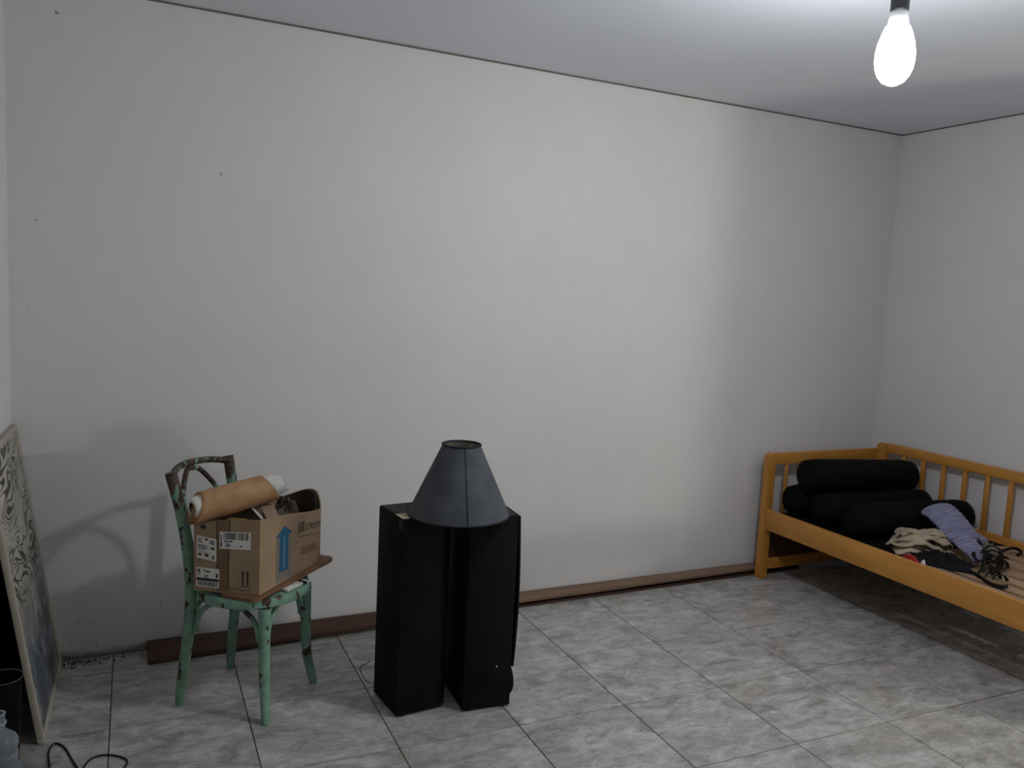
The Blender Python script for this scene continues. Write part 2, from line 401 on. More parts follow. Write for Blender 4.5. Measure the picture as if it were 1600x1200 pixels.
def brace(a, b, za=.285, top=.402):
    ax, ay = a; bx, by = b; mx, my = (ax + bx) / 2, (ay + by) / 2
    q = [(ax + (bx - ax) * .0, ay + (by - ay) * .0, za), (ax + (bx - ax) * .03, ay + (by - ay) * .03, za + .045), (ax + (bx - ax) * .12, ay + (by - ay) * .12, top - .032), (ax + (bx - ax) * .28, ay + (by - ay) * .28, top - .006), (mx, my, top),
         (bx + (ax - bx) * .28, by + (ay - by) * .28, top - .006), (bx + (ax - bx) * .12, by + (ay - by) * .12, top - .032), (bx + (ax - bx) * .03, by + (ay - by) * .03, za + .045), (bx, by, za)]
    return tube(spline(q, 5), .0095, 10)
FLp, FRp = (.156, .142), (.156, -.142); BLp, BRp = (-.148, .142), (-.148, -.142)
def inset(a, b, d=.021):
    A, B = Vector(a), Vector(b); t = (B - A).normalized(); return tuple(A + t * d), tuple(B - t * d)
for a, b in ((FLp, FRp), (FRp, BRp), (FLp, BLp), (BLp, BRp)):
    a2, b2 = inset(a, b); obj('leg_brace', brace(a2, b2), M_MINT, chair, True)
# curved top rail and inner hoop of the back
path = spline([(-.205, -.165, .845), (-.238, -.115, .860), (-.256, -.05, .868), (-.258, .02, .868), (-.244, .10, .862), (-.208, .165, .850)], 7)
obj('top_rail', tube(path, .0125, 12, flat=1.0), M_MINT, chair, True)
path = spline([(-.150, -.088, .455), (-.168, -.105, .56), (-.190, -.112, .68), (-.214, -.100, .77), (-.243, -.045, .842), (-.248, -.012, .850), (-.238, .032, .836), (-.205, .085, .76), (-.186, .100, .68), (-.166, .098, .56), (-.150, .082, .455)], 6)
obj('back_hoop', tube(path, .0098, 12), M_MINT, chair, True)

# ------------------------------------------------------------------ board, cardboard box and what it holds
def zb(x, y): return .028 * max(0, (x - .44) * .738 + (y + .74) * .675) / .45
M_BOARD = wood('brown_board', S((108, 78, 55)), S((140, 104, 76)), (3, 30, 30), .5, .3)
bm = bmesh.new(); add_prism(bm, round_poly([(.335, -.652), (.445, -.760), (.792, -.470), (.66, -.34)], .025), SZ + .002, SZ + .015, zb, .002)
tag(obj('wooden_board', bm, M_BOARD, smooth='auto'), 'flat brown wooden board lying on the chair seat under the cardboard box', 'board')
BZ = SZ + .0165
# white and black packet poking out under the board
M_WHITEP = plain('white_plastic_film', (.72, .70, .67, 1), .35, .4, .15, 60, .2)
pk = tag(empty('packet', (.604, -.632, SZ)), 'white packet with a black band poking out under the wooden board', 'packet')
Mr = Matrix.Rotation(math.radians(41), 4, 'Z')
obj('wrapper', box(-.060, .030, -.018, .03, .0005, .0105, .003, 2, Mr), M_WHITEP, pk, 'auto')
obj('band', box(.0305, .050, -.022, .03, .0005, .0088, .002, 2, Mr), M_BLACKPL, pk, 'auto')
obj('end_flap', box(.0505, .060, -.022, .03, .0005, .0085, .002, 2, Mr), M_WHITEP, pk, 'auto')

def card_mat(name, c0, c1):
    m = NT(name, .8, .15); P = m.pos()
    a = m.noise(P, 9, 4); b = m.noise(m.map(P, (1, 1, 30)), 6, 2)
    m.color(m.ramp(m.mix(.3, a, b), [(.3, c0), (.7, c1)])); m.bump(m.noise(P, 25, 3), .12, .004)
    return m.m
M_CARD = card_mat('cardboard', S((140, 119, 97)), S((166, 143, 119)))
M_TAPE = plain('brown_tape', S((112, 84, 58)), .25, .5, .1, 20)
M_INK = plain('black_ink', (.012, .012, .014, 1), .6, .2)
M_GREYINK = plain('grey_ink', (.045, .04, .037, 1), .7, .2)
M_LABEL = plain('label_paper', (.66, .65, .63, 1), .6, .3, .05, 30)
M_BLUE = plain('blue_print', S((36, 88, 124)), .5, .3, .08, 40)
M_BLUEGREY = plain('pale_blue_print', S((122, 118, 108)), .6, .2)
P0, P1, P2, P3 = Vector((.463, -.732)), Vector((.728, -.492)), Vector((.592, -.352)), Vector((.258, -.604))
cbox = tag(empty('cardboard_box', ((P0 + P2) / 2).to_3d()), 'open cardboard box with shipping labels and blue arrow on the green chair', 'box')
cbox.location = (0, 0, 0)
def panel(plan, tops, name='side_panel', th=.004):
    """upright card sheet along a plan polyline, top heights per point; returns bmesh"""
    bm = bmesh.new(); n = len(plan); inner = []
    cen = (P0 + P1 + P2 + P3) / 4
    rows = []
    for i, p in enumerate(plan):
        t = (plan[min(i + 1, n - 1)] - plan[max(i - 1, 0)]).normalized(); nn = Vector((t.y, -t.x))
        if nn.dot(p - cen) > 0: nn = -nn
        q = p + nn * th; z0 = BZ + zb(p.x, p.y)
        rows.append([bm.verts.new((p.x, p.y, z0)), bm.verts.new((p.x, p.y, tops[i])), bm.verts.new((q.x, q.y, tops[i])), bm.verts.new((q.x, q.y, z0))])
    for a, b in zip(rows, rows[1:]):
        for k in range(4): bm.faces.new((a[k], a[(k + 1) % 4], b[(k + 1) % 4], b[k]))
    bm.faces.new(rows[0]); bm.faces.new(rows[-1][::-1])
    return bm
def lerp(a, b, n): return [a + (b - a) * (k / (n - 1)) for k in range(n)]
left_p = obj('side_panel', panel(lerp(P3, P0, 6), [.704, .714, .722, .728, .732, .735]), M_CARD, cbox, 'auto')
def bez(a, b, c, n): return [a * (1 - t) ** 2 + b * 2 * t * (1 - t) + c * t * t for t in [k / (n - 1) for k in range(n)]]
rp_plan = lerp(P0, P1, 13)
rp_top = [.735, .733, .731, .728, .725, .721, .717, .712, .707, .702, .698, .696, .695]
right_p = obj('side_panel', panel(rp_plan, rp_top), M_CARD, cbox, 'auto')
bk = bez(P1, Vector((.735, -.395)), P2, 13)
obj('side_panel', panel(bk, [.700, .728, .742, .752, .757, .758, .756, .752, .746, .738, .730, .722, .715]), M_CARD, cbox, 'auto')
obj('side_panel', panel(lerp(P2, P3, 6), [.715, .71, .706, .704, .704, .704]), M_CARD, cbox, 'auto')
bm = bmesh.new(); add_prism(bm, [tuple(p + ((P0 + P2) / 2 - p).normalized() * .008) for p in (P0, P1, P2, P3)], BZ, BZ + .004, zb)
obj('bottom', bm, M_CARD, cbox)
DL = (P0 - P3); DLl = DL.length; DL = DL / DLl; NL = Vector((DL.y, -DL.x)); DR = (P1 - P0); DRl = DR.length; DR = DR / DRl; NR = Vector((DR.y, -DR.x))
cen_ = (P0 + P2) / 2
if NL.dot(P0 - cen_) < 0: NL = -NL
if NR.dot(P0 - cen_) < 0: NR = -NR
def onL(s, z, o=.0012): p = P3 + DL * s + NL * o; return Vector((p.x, p.y, z))
def onR(s, z, o=.0012): p = P0 + DR * s + NR * o; return Vector((p.x, p.y, z))
def decal(bm, F, pts, o, th=.0006):
    a = [bm.verts.new(F(s, z, o - th)) for s, z in pts]; b = [bm.verts.new(F(s, z, o)) for s, z in pts]
    n = len(pts); bm.faces.new(a); bm.faces.new(b[::-1])
    for i in range(n): bm.faces.new((a[i], a[(i + 1) % n], b[(i + 1) % n], b[i]))
def rect(s0, s1, z0, z1, sh=0): return [(s0, z0), (s1, z0 + sh), (s1, z1 + sh), (s0, z1)]
def dec(name, F, polys, mat, parent, o):
    bm = bmesh.new()
    for q in polys: decal(bm, F, q, o)
    ob = obj(name, bm, mat, parent)
    if len(polys) > 1: ob['kind'] = 'stuff'          # fine printed marks
    return ob
# long face: labels, tape strip, slits, this-way-up mark
dec('tape', onL, [rect(.086, .131, BZ + .006, .725)], M_TAPE, left_p, .0008)
dec('slit', onL, [rect(.0835, .0855, .60, .728), rect(.0855, .0875, .545, .60), rect(.1315, .1335, .62, .730), rect(.1275, .1295, .485, .61), rect(.129, .21, .4815, .483, -.006)], M_INK, left_p, .0013)
def label_(s0, s1, z0, z1, sh, items):
    lb = dec('label', onL, [rect(s0, s1, z0, z1, sh)], M_LABEL, left_p, .0016)
    w, h = s1 - s0, z1 - z0
    pol = []
    for (a, b, c, d) in items: pol.append([(s0 + w * a, z0 + h * c + sh * a), (s0 + w * b, z0 + h * c + sh * b), (s0 + w * b, z0 + h * d + sh * b), (s0 + w * a, z0 + h * d + sh * a)])
    dec('print', onL, pol, M_GREYINK, lb, .0021)
def bars(a, b, c, d, n, seed):
    r = random.Random(seed); x = a; out = []
    while x < b:
        w_ = r.choice((.012, .02, .03)); out.append((x, min(b, x + w_), c, d)); x += w_ + r.choice((.012, .016, .026))
    return out
def lines(a, b, zs, seed, h=.035):
    r = random.Random(seed); return [(a, a + (b - a) * r.uniform(.45, 1), z, z + h) for z in zs]
label_(.0955, .209, .622, .684, .004, bars(.13, .55, .55, .95, 20, 1) + bars(.60, .92, .55, .95, 14, 2) + [(.03, .075, .12, .38), (.04, .07, .42, .62), (.035, .07, .66, .80), (.15, .2, .40, .48), (.22, .27, .40, .48), (.30, .42, .40, .48)] + lines(.2, .42, (.28, .2, .12), 3, .04) + [(.66, .72, .14, .22)])
label_(.011, .084, .583, .664, -.010, lines(.06, .40, (.88, .80, .72), 4) + [(.42, .56, .86, .95)] + lines(.66, .95, (.86, .80, .74), 5) + lines(.06, .6, (.58, .50, .42), 6) + [(.72, .90, .50, .60), (.05, .64, .30, .315), (.08, .25, .14, .24), (.42, .60, .14, .26), (.80, .88, .07, .24)])
label_(.010, .095, .479, .549, -.002, [(.05, .10, .72, .92), (.12, .17, .72, .92), (.34, .39, .80, .92), (.44, .60, .78, .86), (.86, .95, .55, .76)] + lines(.05, .28, (.62,), 8) + lines(.36, .60, (.60, .52), 9) + [(.02, .99, .33, .47)] + bars(.08, .95, .06, .30, 16, 7))
dec('print', onL, [rect(.025, .031, .690, .700), rect(.031, .040, .686, .704), rect(.040, .044, .690, .700)], M_GREYINK, left_p, .0012)
def arrow(s, z0, z1, w=.0025, hw=.006, hh=.010): return [[(s - w, z0), (s + w, z0), (s + w, z1 - hh), (s + hw, z1 - hh), (s, z1), (s - hw, z1 - hh), (s - w, z1 - hh)]]
dec('print', onL, arrow(.181, .497, .548) + arrow(.199, .497, .548) + [rect(.172, .208, .491, .4935)], M_INK, left_p, .0013)
# short face: blue arrow, maker's mark
dec('print', onR, [rect(.090, .176, .482, .650)], M_BLUEGREY, right_p, .0010)
bl = dec('arrow_print', onR, [[(.107, .514), (.157, .514), (.157, .648), (.182, .648), (.134, .682), (.086, .648), (.107, .648)]], M_BLUE, right_p, .0017)
r_ = random.Random(5); z = .525; q = []
while z < .64:
    h = r_.uniform(.004, .010); q.append(rect(.127, .138, z, z + h)); z += h + .003
dec('print', onR, q, plain('pale_print', S((96, 130, 154)), .6, .2), bl, .0022)
dec('print', onR, [rect(.235, .33, .545, .575, -.006)], plain('faint_print', S((130, 108, 86)), .8, .1), right_p, .0012)
def text_mesh(name, body, size, F, s, z, mat, parent, o=.0014, shear=0, slope=0):
    cu = bpy.data.curves.new('lettering', 'FONT'); cu.body = body; cu.size = size; cu.shear = shear; cu.resolution_u = 3
    tmp = bpy.data.objects.new('lettering', cu); col.objects.link(tmp)
    dg = bpy.context.evaluated_depsgraph_get(); me = bpy.data.meshes.new_from_object(tmp.evaluated_get(dg)); bpy.data.objects.remove(tmp)
    for v in me.vertices: v.co = F(s + v.co.x, z + v.co.y + slope * v.co.x, o)
    me.materials.append(mat); ob = bpy.data.objects.new(name, me); col.objects.link(ob); ob.parent = parent; return ob
def frame_r(s0, s1, z0, z1, t): return [rect(s0, s1, z0, z0 + t), rect(s0, s1, z1 - t, z1), rect(s0, s0 + t, z0, z1), rect(s1 - t, s1, z0, z1)]
dec('logo', onR, frame_r(.216, .240, .632, .672, .0022) + frame_r(.244, .252, .632, .672, .0018), M_GREYINK, right_p, .0014)
text_mesh('lettering', '2', .034, onR, .219, .640, M_GREYINK, right_p)
text_mesh('lettering', 'CRIST', .036, onR, .257, .634, M_GREYINK, right_p, shear=.2, slope=-.10)
dec('print', onR, [rect(.222, .345, .616, .618, -.012)], M_GREYINK, right_p, .0014)

# things in the box
def heap(cx, cy, rx, ry, z0, h, rot, seed, ridge=.35, freq=9, nx=44, ny=34, skirt=.0, fold=0, foldn=4):
    """crumpled cloth heap: domed closed mesh with ridged folds"""
    bm = bmesh.new(); grid = []
    for j in range(ny + 1):
        row = []
        for i in range(nx + 1):
            u = i / nx * 2 - 1; v = j / ny * 2 - 1
            # square to disc
            du = u * math.sqrt(max(0, 1 - v * v / 2)); dv = v * math.sqrt(max(0, 1 - u * u / 2))
            r = math.hypot(du, dv); wob = 1 + .22 * noise.noise(Vector((du * 1.7 + seed, dv * 1.7, 3.3)))
            x, y = du * rx * wob, dv * ry * wob
            q = Vector((du * freq * .35 + seed * 3.1, dv * freq * .35, seed))
            rid = 1 - abs(noise.noise(q * 1.6)) * 2.2; rid2 = 1 - abs(noise.noise(q * 3.7 + Vector((5, 2, 1)))) * 2
            sw = math.sin((du * 1.0 + .6 * noise.noise(q)) * foldn * PI + dv * 2.2) * fold
            zz = h * (1 - r ** 2.4) * (.72 + ridge * rid + ridge * .4 * rid2 + sw)
            zz = max(0.0, zz) if r < .999 else 0
            c, s = math.cos(rot), math.sin(rot)
            row.append(bm.verts.new((cx + x * c - y * s, cy + x * s + y * c, z0 + zz)))
        grid.append(row)
    for j in range(ny):
        for i in range(nx): bm.faces.new((grid[j][i], grid[j][i + 1], grid[j + 1][i + 1], grid[j + 1][i]))
    # closed underside
    rim = grid[0][:] + [grid[j][nx] for j in range(1, ny + 1)] + grid[ny][:nx][::-1] + [grid[j][0] for j in range(ny - 1, 0, -1)]
    bm.faces.new(rim[::-1])
    return bm
def cloth_mat(name, c0, c1, rough=.9, weave=0):
    m = NT(name, rough, .1); P = m.tc()
    m.color(m.ramp(m.noise(P, 14, 4), [(.3, c0), (.7, c1)])); m.b.inputs['Sheen Weight'].default_value = .15 if c0[0] > .01 else 0.
    m.bump(m.noise(P, 140, 2), .2, .002)
    return m.m
M_BROWNC = cloth_mat('brown_cloth', S((58, 46, 38)), S((92, 76, 62)))
tag(obj('brown_cloth', heap(.596, -.478, .078, .085, .60, .150, .75, 4.2, .20, 6, fold=.14, foldn=3.5), M_BROWNC, smooth=True), 'crumpled dark brown cloth stuffed in the open cardboard box', 'cloth')
M_YEL = plain('yellow_film', S((138, 108, 48)), .45, .4, .2, 40, .2)
Mx = Matrix.Translation((.405, -.612, .640)) @ Matrix.Rotation(math.radians(-32), 4, 'Z')
tag(obj('yellow_packet', box(-.045, .036, -.035, .03, 0, .070, .012, 3, Mx), M_YEL, smooth='auto'), 'dull yellow packet in the cardboard box under the paper roll', 'packet')
bk_ = tag(empty('picture_card'), 'dark card with a white edge standing in the cardboard box', 'card')
def sheet(pts, th):
    p = [Vector(q) for q in pts]; nn = (p[1] - p[0]).cross(p[3] - p[0]).normalized() * th
    bm = bmesh.new(); add_hexa(bm, [tuple(q - nn) for q in p] + [tuple(q) for q in p]); return bm
obj('face', sheet([(.405, -.560, .712), (.451, -.655, .704), (.477, -.650, .718), (.452, -.532, .737)], .003), plain('dark_card', S((40, 33, 28)), .5, .3, .3, 30), bk_)
obj('white_edge', sheet([(.4525, -.532, .7375), (.4775, -.650, .7185), (.488, -.650, .7165), (.462, -.530, .7365)], .004), M_LABEL, bk_)
tag(obj('cardboard_scrap', sheet([(.490, -.520, .742), (.502, -.650, .708), (.556, -.630, .700), (.545, -.505, .728)], .004), M_CARD), 'loose grey-brown cardboard scrap slanting in the open box', 'cardboard')
M_PAPER = plain('grey_paper', S((120, 112, 104)), .7, .2, .1, 30)
tag(obj('paper_cup', lathe([(.022, .0), (.026, .03), (.028, .042), (.026, .042), (.024, .03), (.020, .003)], 24, Matrix.Translation((.548, -.560, .690)) @ Matrix.Rotation(1.1, 4, 'Y') @ Matrix.Rotation(.4, 4, 'X'), cap0=True, cap1=True), M_PAPER, smooth='auto'), 'small pale paper cup lying among the contents of the box', 'cup')

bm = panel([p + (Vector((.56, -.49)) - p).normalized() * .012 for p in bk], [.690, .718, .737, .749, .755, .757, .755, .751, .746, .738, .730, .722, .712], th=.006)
tag(obj('brown_liner', bm, cloth_mat('dark_brown_lining', S((40, 30, 25)), S((66, 52, 43))), smooth='auto'), 'dark brown bag-like liner added in the far corner to darken the cardboard box inside', 'bag')  # sheet added along the back panel so the box's shaded inside shows dark
# roll of brown paper lying across the box
def roll_dir():
    a, b = Vector((.238, -.630, .759)), Vector((.568, -.500, .802)); return a, b
ra, rb = roll_dir(); ax = (rb - ra).normalized(); RL = (rb - ra).length
Mz = Vector((0, 0, 1)).rotation_difference(ax).to_matrix().to_4x4(); Mz.translation = ra
roll = tag(empty('paper_roll'), 'long roll of brown wrapping paper with white ends lying across the box', 'paper roll')
m = NT('brown_paper', .6, .25); P = m.tc(); m.color(m.ramp(m.noise(m.map(P, (2, 2, 2)), 8, 5), [(.3, S((148, 112, 80))), (.7, S((176, 138, 102)))])); m.bump(m.noise(P, 18, 4), .35, .006); M_BPAPER = m.m
bm = bmesh.new(); seg = 40; rings = []
nst = 24
for i in range(nst + 1):
    t = i / nst; ring = []
    for k in range(seg):
        a = 2 * PI * k / seg
        # slanting torn ends
        z = .024 + (RL - .070) * t
        up_ = (Mz.to_3x3() @ Vector((math.cos(a), math.sin(a), 0))).z
        if t < .25: z += (.25 - t) / .25 * .024 * up_
        if t > .75: z -= (t - .75) / .25 * .024 * up_
        r = .0520 + .0022 * noise.noise(Vector((math.cos(a) * 1.5, math.sin(a) * 1.5, z * 14)))
        r += .002 * math.sin(a * 2 + z * 9)
        ring.append(bm.verts.new(Mz @ Vector((r * math.cos(a), r * math.sin(a), z))))
    rings.append(ring)
for A, B in zip(rings, rings[1:]):
    for k in range(seg): bm.faces.new((A[k], A[(k + 1) % seg], B[(k + 1) % seg], B[k]))
bm.faces.new(rings[0][::-1]); bm.faces.new(rings[-1])
obj('paper', bm, M_BPAPER, roll, True)
M_WPAPER = plain('white_paper', (.66, .65, .62, 1), .6, .3, .06, 30)
obj('inner_sheet', lathe([(.024, .014), (.036, .014), (.043, .03), (.043, RL - .03), (.036, RL), (.024, RL - .002)], 32, Mz, cap0=False, cap1=False), M_WPAPER, roll, 'auto')
obj('core', lathe([(.0225, .04), (.0225, RL - .04)], 24, Mz), M_BLACKPL, roll, True)
bm = bmesh.new()
for k in range(9):
    a = k * .55; rr = .012 + .0026 * k
    c = Mz @ Vector((rr * math.cos(a * 2.1), rr * math.sin(a * 2.1), RL - .012))
    d = (ax + Vector((random.uniform(-.25, .25), random.uniform(-.25, .25), random.uniform(-.2, .2)))).normalized()
    add_tube(bm, [c, c + d * random.uniform(.03, .05)], .004, 6)
obj('torn_end', bm, M_WPAPER, roll, True)
# ------------------------------------------------------------------ speakers
def black_cab():
    m = NT('black_vinyl', .7, .12); P = m.pos()
    m.color(m.ramp(m.noise(m.map(P, (1, 1, .5)), 14, 5, .65), [(.35, (.0035, .0035, .004, 1)), (.75, (.009, .0085, .008, 1))])); m.bump(m.noise(P, 90, 2), .15, .002)
    return m.m
M_CAB = black_cab()
M_GRILLE = plain('black_grille_cloth', (.008, .008, .009, 1), .9, .1, .3, 200, .1)
M_TOPDUST = plain('dusty_black', (.045, .043, .042, 1), .7, .2, .35, 18)
def speaker(name, label, fl, wdir, W, D, HT, grille):
    ang = math.atan2(wdir[1], wdir[0])
    r = tag(empty(name, (fl[0], fl[1], 0), ang), label, 'speaker', 'black tower speakers')
    obj('cabinet', box(0, W, 0, D, .006, HT, .003, 2), M_CAB, r, 'auto')
    obj('top_panel', box(.006, W - .006, .006, D - .006, HT + .0003, HT + .0025, .001, 1), M_TOPDUST, r)
    for x in (.025, W - .025):
        for y in (.025, D - .025): obj('foot', lathe([(.017, 0), (.018, .003), (.016, .0058)], 14, Matrix.Translation((x, y, 0))), M_BLACKPL, r, 'auto')
    # the sound side faces right: baffle with woofer below a bowed grille
    x = W
    obj('woofer', lathe([(.078, .0), (.078, .006), (.068, .012), (.060, .006), (.02, -.004 + .006), (.001, .008)], 32, Matrix.Translation((x + .0005, D / 2, .155)) @ Matrix.Rotation(PI / 2, 4, 'Y')), M_CAB, r, 'auto')
    bm = bmesh.new(); n = 20; rows = []
    sw = grille[2] if len(grille) > 2 else 0
    for i in range(n + 1):
        t = i / n; z = (grille[0]) + (HT - .004 - grille[0]) * t
        bow = grille[1] * math.sin(PI * min(1, t * .9 + .06)) * (1 - .25 * t)
        rows.append([bm.verts.new((x + b + .001, y, z)) for b, y in ((bow, .004), (bow + sw, D - .004), (bow + sw + .008, D - .006), (bow + .008, .006))])
    for a, b in zip(rows, rows[1:]):
        for k in range(4): bm.faces.new((a[k], a[(k + 1) % 4], b[(k + 1) % 4], b[k]))
    bm.faces.new(rows[0][::-1]); bm.faces.new(rows[-1])
    obj('grille', bm, M_GRILLE, r, 'auto')
    return r
sp1 = speaker('tower_speaker', 'black tower speaker nearest the chair, pale tape at its top corner', (.928, -.888), (.189, .020), .186, .216, .742, (.012, .003, .060))
sp2 = speaker('tower_speaker', 'black tower speaker on the right with grille coming loose at its side', (1.171, -.932), (.194, -.014), .188, .290, .742, (.155, .013))
obj('lower_bulge', lathe([(.001, .026), (.045, .0255), (.070, .020), (.080, .010), (.083, .0)], 32, Matrix.Translation((.1885, .085, .078)) @ Matrix.Rotation(PI / 2, 4, 'Y') @ Matrix.Diagonal((.86, .95, 1, 1))), M_CAB, sp2, True)
M_MASK = plain('masking_tape', S((168, 156, 132)), .7, .2, .08, 60)
obj('tape', box(.002, .062, .004, .075, .7450, .7456, 0, 1, Matrix.Translation((0, 0, 0))), M_MASK, sp1)
obj('tape_scrap', box(-.0006, -.0001, .003, .03, .705, .738, 0), plain('torn_tape', S((70, 60, 52)), .8, .1), sp1)
obj('chip', lathe([(.0035, -.0005), (.003, .0004)], 10, Matrix.Translation((.128, -.0003, .165)) @ Matrix.Rotation(PI / 2, 4, 'X')), M_LABEL, sp2)
path = spline([(.885, -.69, .14), (.866, -.70, .137), (.843, -.70, .126), (.848, -.70, .10), (.868, -.695, .068), (.885, -.69, .05)], 6)
tag(obj('thin_wire', tube(path, .0016, 6), M_CORD, smooth=True), 'thin black wire looping out beside the left speaker', 'wire')

# lampshade standing on the speakers
m = NT('grey_shade_cloth', .85, .12); P = m.tc(); m.color(m.ramp(m.noise(P, 12, 4), [(.3, S((74, 78, 84))), (.7, S((92, 96, 102)))])); m.bump(m.noise(m.map(P, (1, 1, .4)), 160, 2), .15, .002); M_SHADE = m.m
sh = tag(empty('lampshade', (1.147, -.872, .747)), 'grey cone lampshade standing on top of the two black speakers', 'lampshade')
RB, RT, HS = .186, .070, .258
bm = lathe([(RB - .002, .0), (RB, .0), (RB, .004), (RT, HS - .003), (RT, HS), (RT - .003, HS), (RT - .003, HS - .004), (RB - .004, .004)], 64, cap0=False, cap1=False)
# close the loop of the wall thickness
obj('cone', bm, M_SHADE, sh, 'auto')
obj('lining', lathe([(RB - .005, .006), (RT - .0042, HS - .006)], 64, cap0=False, cap1=False), plain('pale_lining', S((150, 148, 132)), .8, .15), sh, True)
M_SHEDGE = plain('dark_binding', S((46, 48, 52)), .8, .1)
obj('rim', tube([Vector((RT * math.cos(t), RT * math.sin(t), HS)) for t in [2 * PI * k / 48 for k in range(48)]], .0035, 8, closed=True), M_SHEDGE, sh, True)
obj('rim', tube([Vector((RB * math.cos(t), RB * math.sin(t), .003)) for t in [2 * PI * k / 64 for k in range(64)]], .003, 8, closed=True), M_SHEDGE, sh, True)
a = -1.78; obj('seam', tube([Vector(((RB + .001) * math.cos(a), (RB + .001) * math.sin(a), .004)), Vector(((RT + .001) * math.cos(a), (RT + .001) * math.sin(a), HS - .004))], .0016, 6), M_SHEDGE, sh, True)
bm = bmesh.new()
for k in range(3):
    t = k * 2 * PI / 3 + .4; add_tube(bm, [Vector((.0, 0, HS - .03)), Vector(((RT - .003) * math.cos(t), (RT - .003) * math.sin(t), HS - .006))], .002, 6)
add_tube(bm, [Vector((.016 * math.cos(t), .016 * math.sin(t), HS - .03)) for t in [2 * PI * k / 20 for k in range(20)]], .002, 6, closed=True)
obj('spider', bm, plain('brass_wire', S((120, 108, 70)), .4, .5), sh, True)

# ------------------------------------------------------------------ bed
M_BED = wood('honey_pine', S((176, 120, 50)), S((206, 148, 70)), (14, 1.2, 14), .35, .45, .02)
M_BEDX = wood('honey_pine_cross', S((172, 116, 48)), S((202, 144, 68)), (1.2, 14, 14), .35, .45, .02)
M_BEDZ = wood('honey_pine_upright', S((172, 116, 48)), S((202, 144, 68)), (14, 14, 1.2), .35, .45, .02)
M_SLAT = wood('pale_slat', S((150, 122, 96)), S((178, 148, 120)), (14, 1.5, 14), .6, .25)
M_DARKP = wood('dark_brown_panel', S((66, 42, 30)), S((84, 56, 40)), (1.2, 14, 14), .6, .2)
BX0, BX1, BY0, BY1 = 3.335, 4.213, -.125, -1.985
bed = tag(empty('wooden_bed', (BX0, BY0, 0)), 'honey pine bed with spindle back and bare slats in the corner', 'bed'); bed.location = (0, 0, 0)
def round_post(x0, x1, y0, y1, ht, side):
    """post whose outer top corner is rounded; side 'x' rounds towards -x, 'y' rounds along y"""
    bm = bmesh.new(); r = .035; prof = []
    if side == 'x':
        prof = [(x0, 0), (x1, 0), (x1, ht)] + [(x0 + r - r * math.sin(t), ht - r + r * math.cos(t)) for t in [PI / 2 * k / 6 for k in range(7)]]
        A = [bm.verts.new((x, y0, z)) for x, z in prof]; B = [bm.verts.new((x, y1, z)) for x, z in prof]
    else:
        prof = [(y0, 0), (y1, 0)] + [(y1 - r + r * math.sin(t), ht - r + r * math.cos(t)) for t in [PI / 2 * (1 - k / 6) for k in range(7)]] + [(y0, ht)]
        A = [bm.verts.new((x0, y, z)) for y, z in prof]; B = [bm.verts.new((x1, y, z)) for y, z in prof]
    n = len(prof); bm.faces.new(A); bm.faces.new(B[::-1])
    for i in range(n): bm.faces.new((A[i], A[(i + 1) % n], B[(i + 1) % n], B[i]))
    bmesh.ops.recalc_face_normals(bm, faces=bm.faces[:])
    es = [e for e in bm.edges if e.calc_face_angle(0) > 1.0]
    bmesh.ops.bevel(bm, geom=es, offset=.004, segments=2, affect='EDGES')
    return bm
HB = .728
obj('post', round_post(BX0, BX0 + .052, BY0, BY0 + .050, HB, 'x'), M_BEDZ, bed, 'auto')
obj('post', round_post(BX0, BX0 + .052, BY1, BY1 + .050, HB, 'x'), M_BEDZ, bed, 'auto')
obj('post', round_post(BX1 - .028, BX1, -.185, -.1135, .768, 'y'), M_BEDZ, bed, 'auto')
obj('post', box(BX1 - .028, BX1, BY1, BY1 + .06, 0, .768, .006), M_BEDZ, bed, 'auto')
for y in (BY0 + .012, BY1 + .012):
    obj('head_rail', box(BX0 + .0525, BX1 - (.001 if y > -1 else .029), y, y + .028, HB - .068, HB - .002, .004), M_BEDX, bed, 'auto')
    obj('lower_rail', box(BX0 + .0525, BX1 - .029, y, y + .028, .048, .112, .004), M_BEDX, bed, 'auto')
    obj('end_panel', box(BX0 + .0525, BX1 - .029, y + .006, y + .022, .1125, .36, .002), M_DARKP, bed, 'auto')
    x = BX0 + .155
    while x < BX1 - .08:
        obj('spindle', lathe([(.0105, .3602), (.012, .40), (.0125, .52), (.012, .63), (.0105, HB - .0685)], 12, Matrix.Translation((x, y + .014, 0))), M_BEDZ, bed, True); x += .125
obj('side_rail', box(BX0 + .007, BX0 + .031, BY1 + .0505, BY0 - .0005, .290, .409, .004), M_BED, bed, 'auto')
obj('back_top_rail', box(BX1 - .028, BX1, BY1 + .0605, -.1855, .716, .772, .006, 3), M_BED, bed, 'auto')
obj('back_lower_rail', box(BX1 - .028, BX1, BY1 + .0605, -.1855, .300, .417, .004), M_BED, bed, 'auto')
y = -.307
while y > BY1 + .12:
    obj('spindle', box(BX1 - .024, BX1 - .006, y - .013, y + .013, .4172, .7158, .004), M_BEDZ, bed, 'auto'); y -= .1305
for y in (-.30, -.85, -1.40, -1.88): obj('cross_bar', box(BX0 + .0315, BX1 - .0285, y - .025, y + .025, .335, .368, .002), M_BEDX, bed, 'auto')
SLZ = .381
xs = [(3.404, 3.478), (3.513, 3.586), (3.621, 3.698), (3.733, 3.826), (3.861, 3.963), (3.998, 4.083), (4.118, 4.178)]
for x, x2 in xs: obj('slat', box(x, x2, BY1 + .055, BY0 - .012, .3685, SLZ, .003), M_SLAT, bed, 'auto')

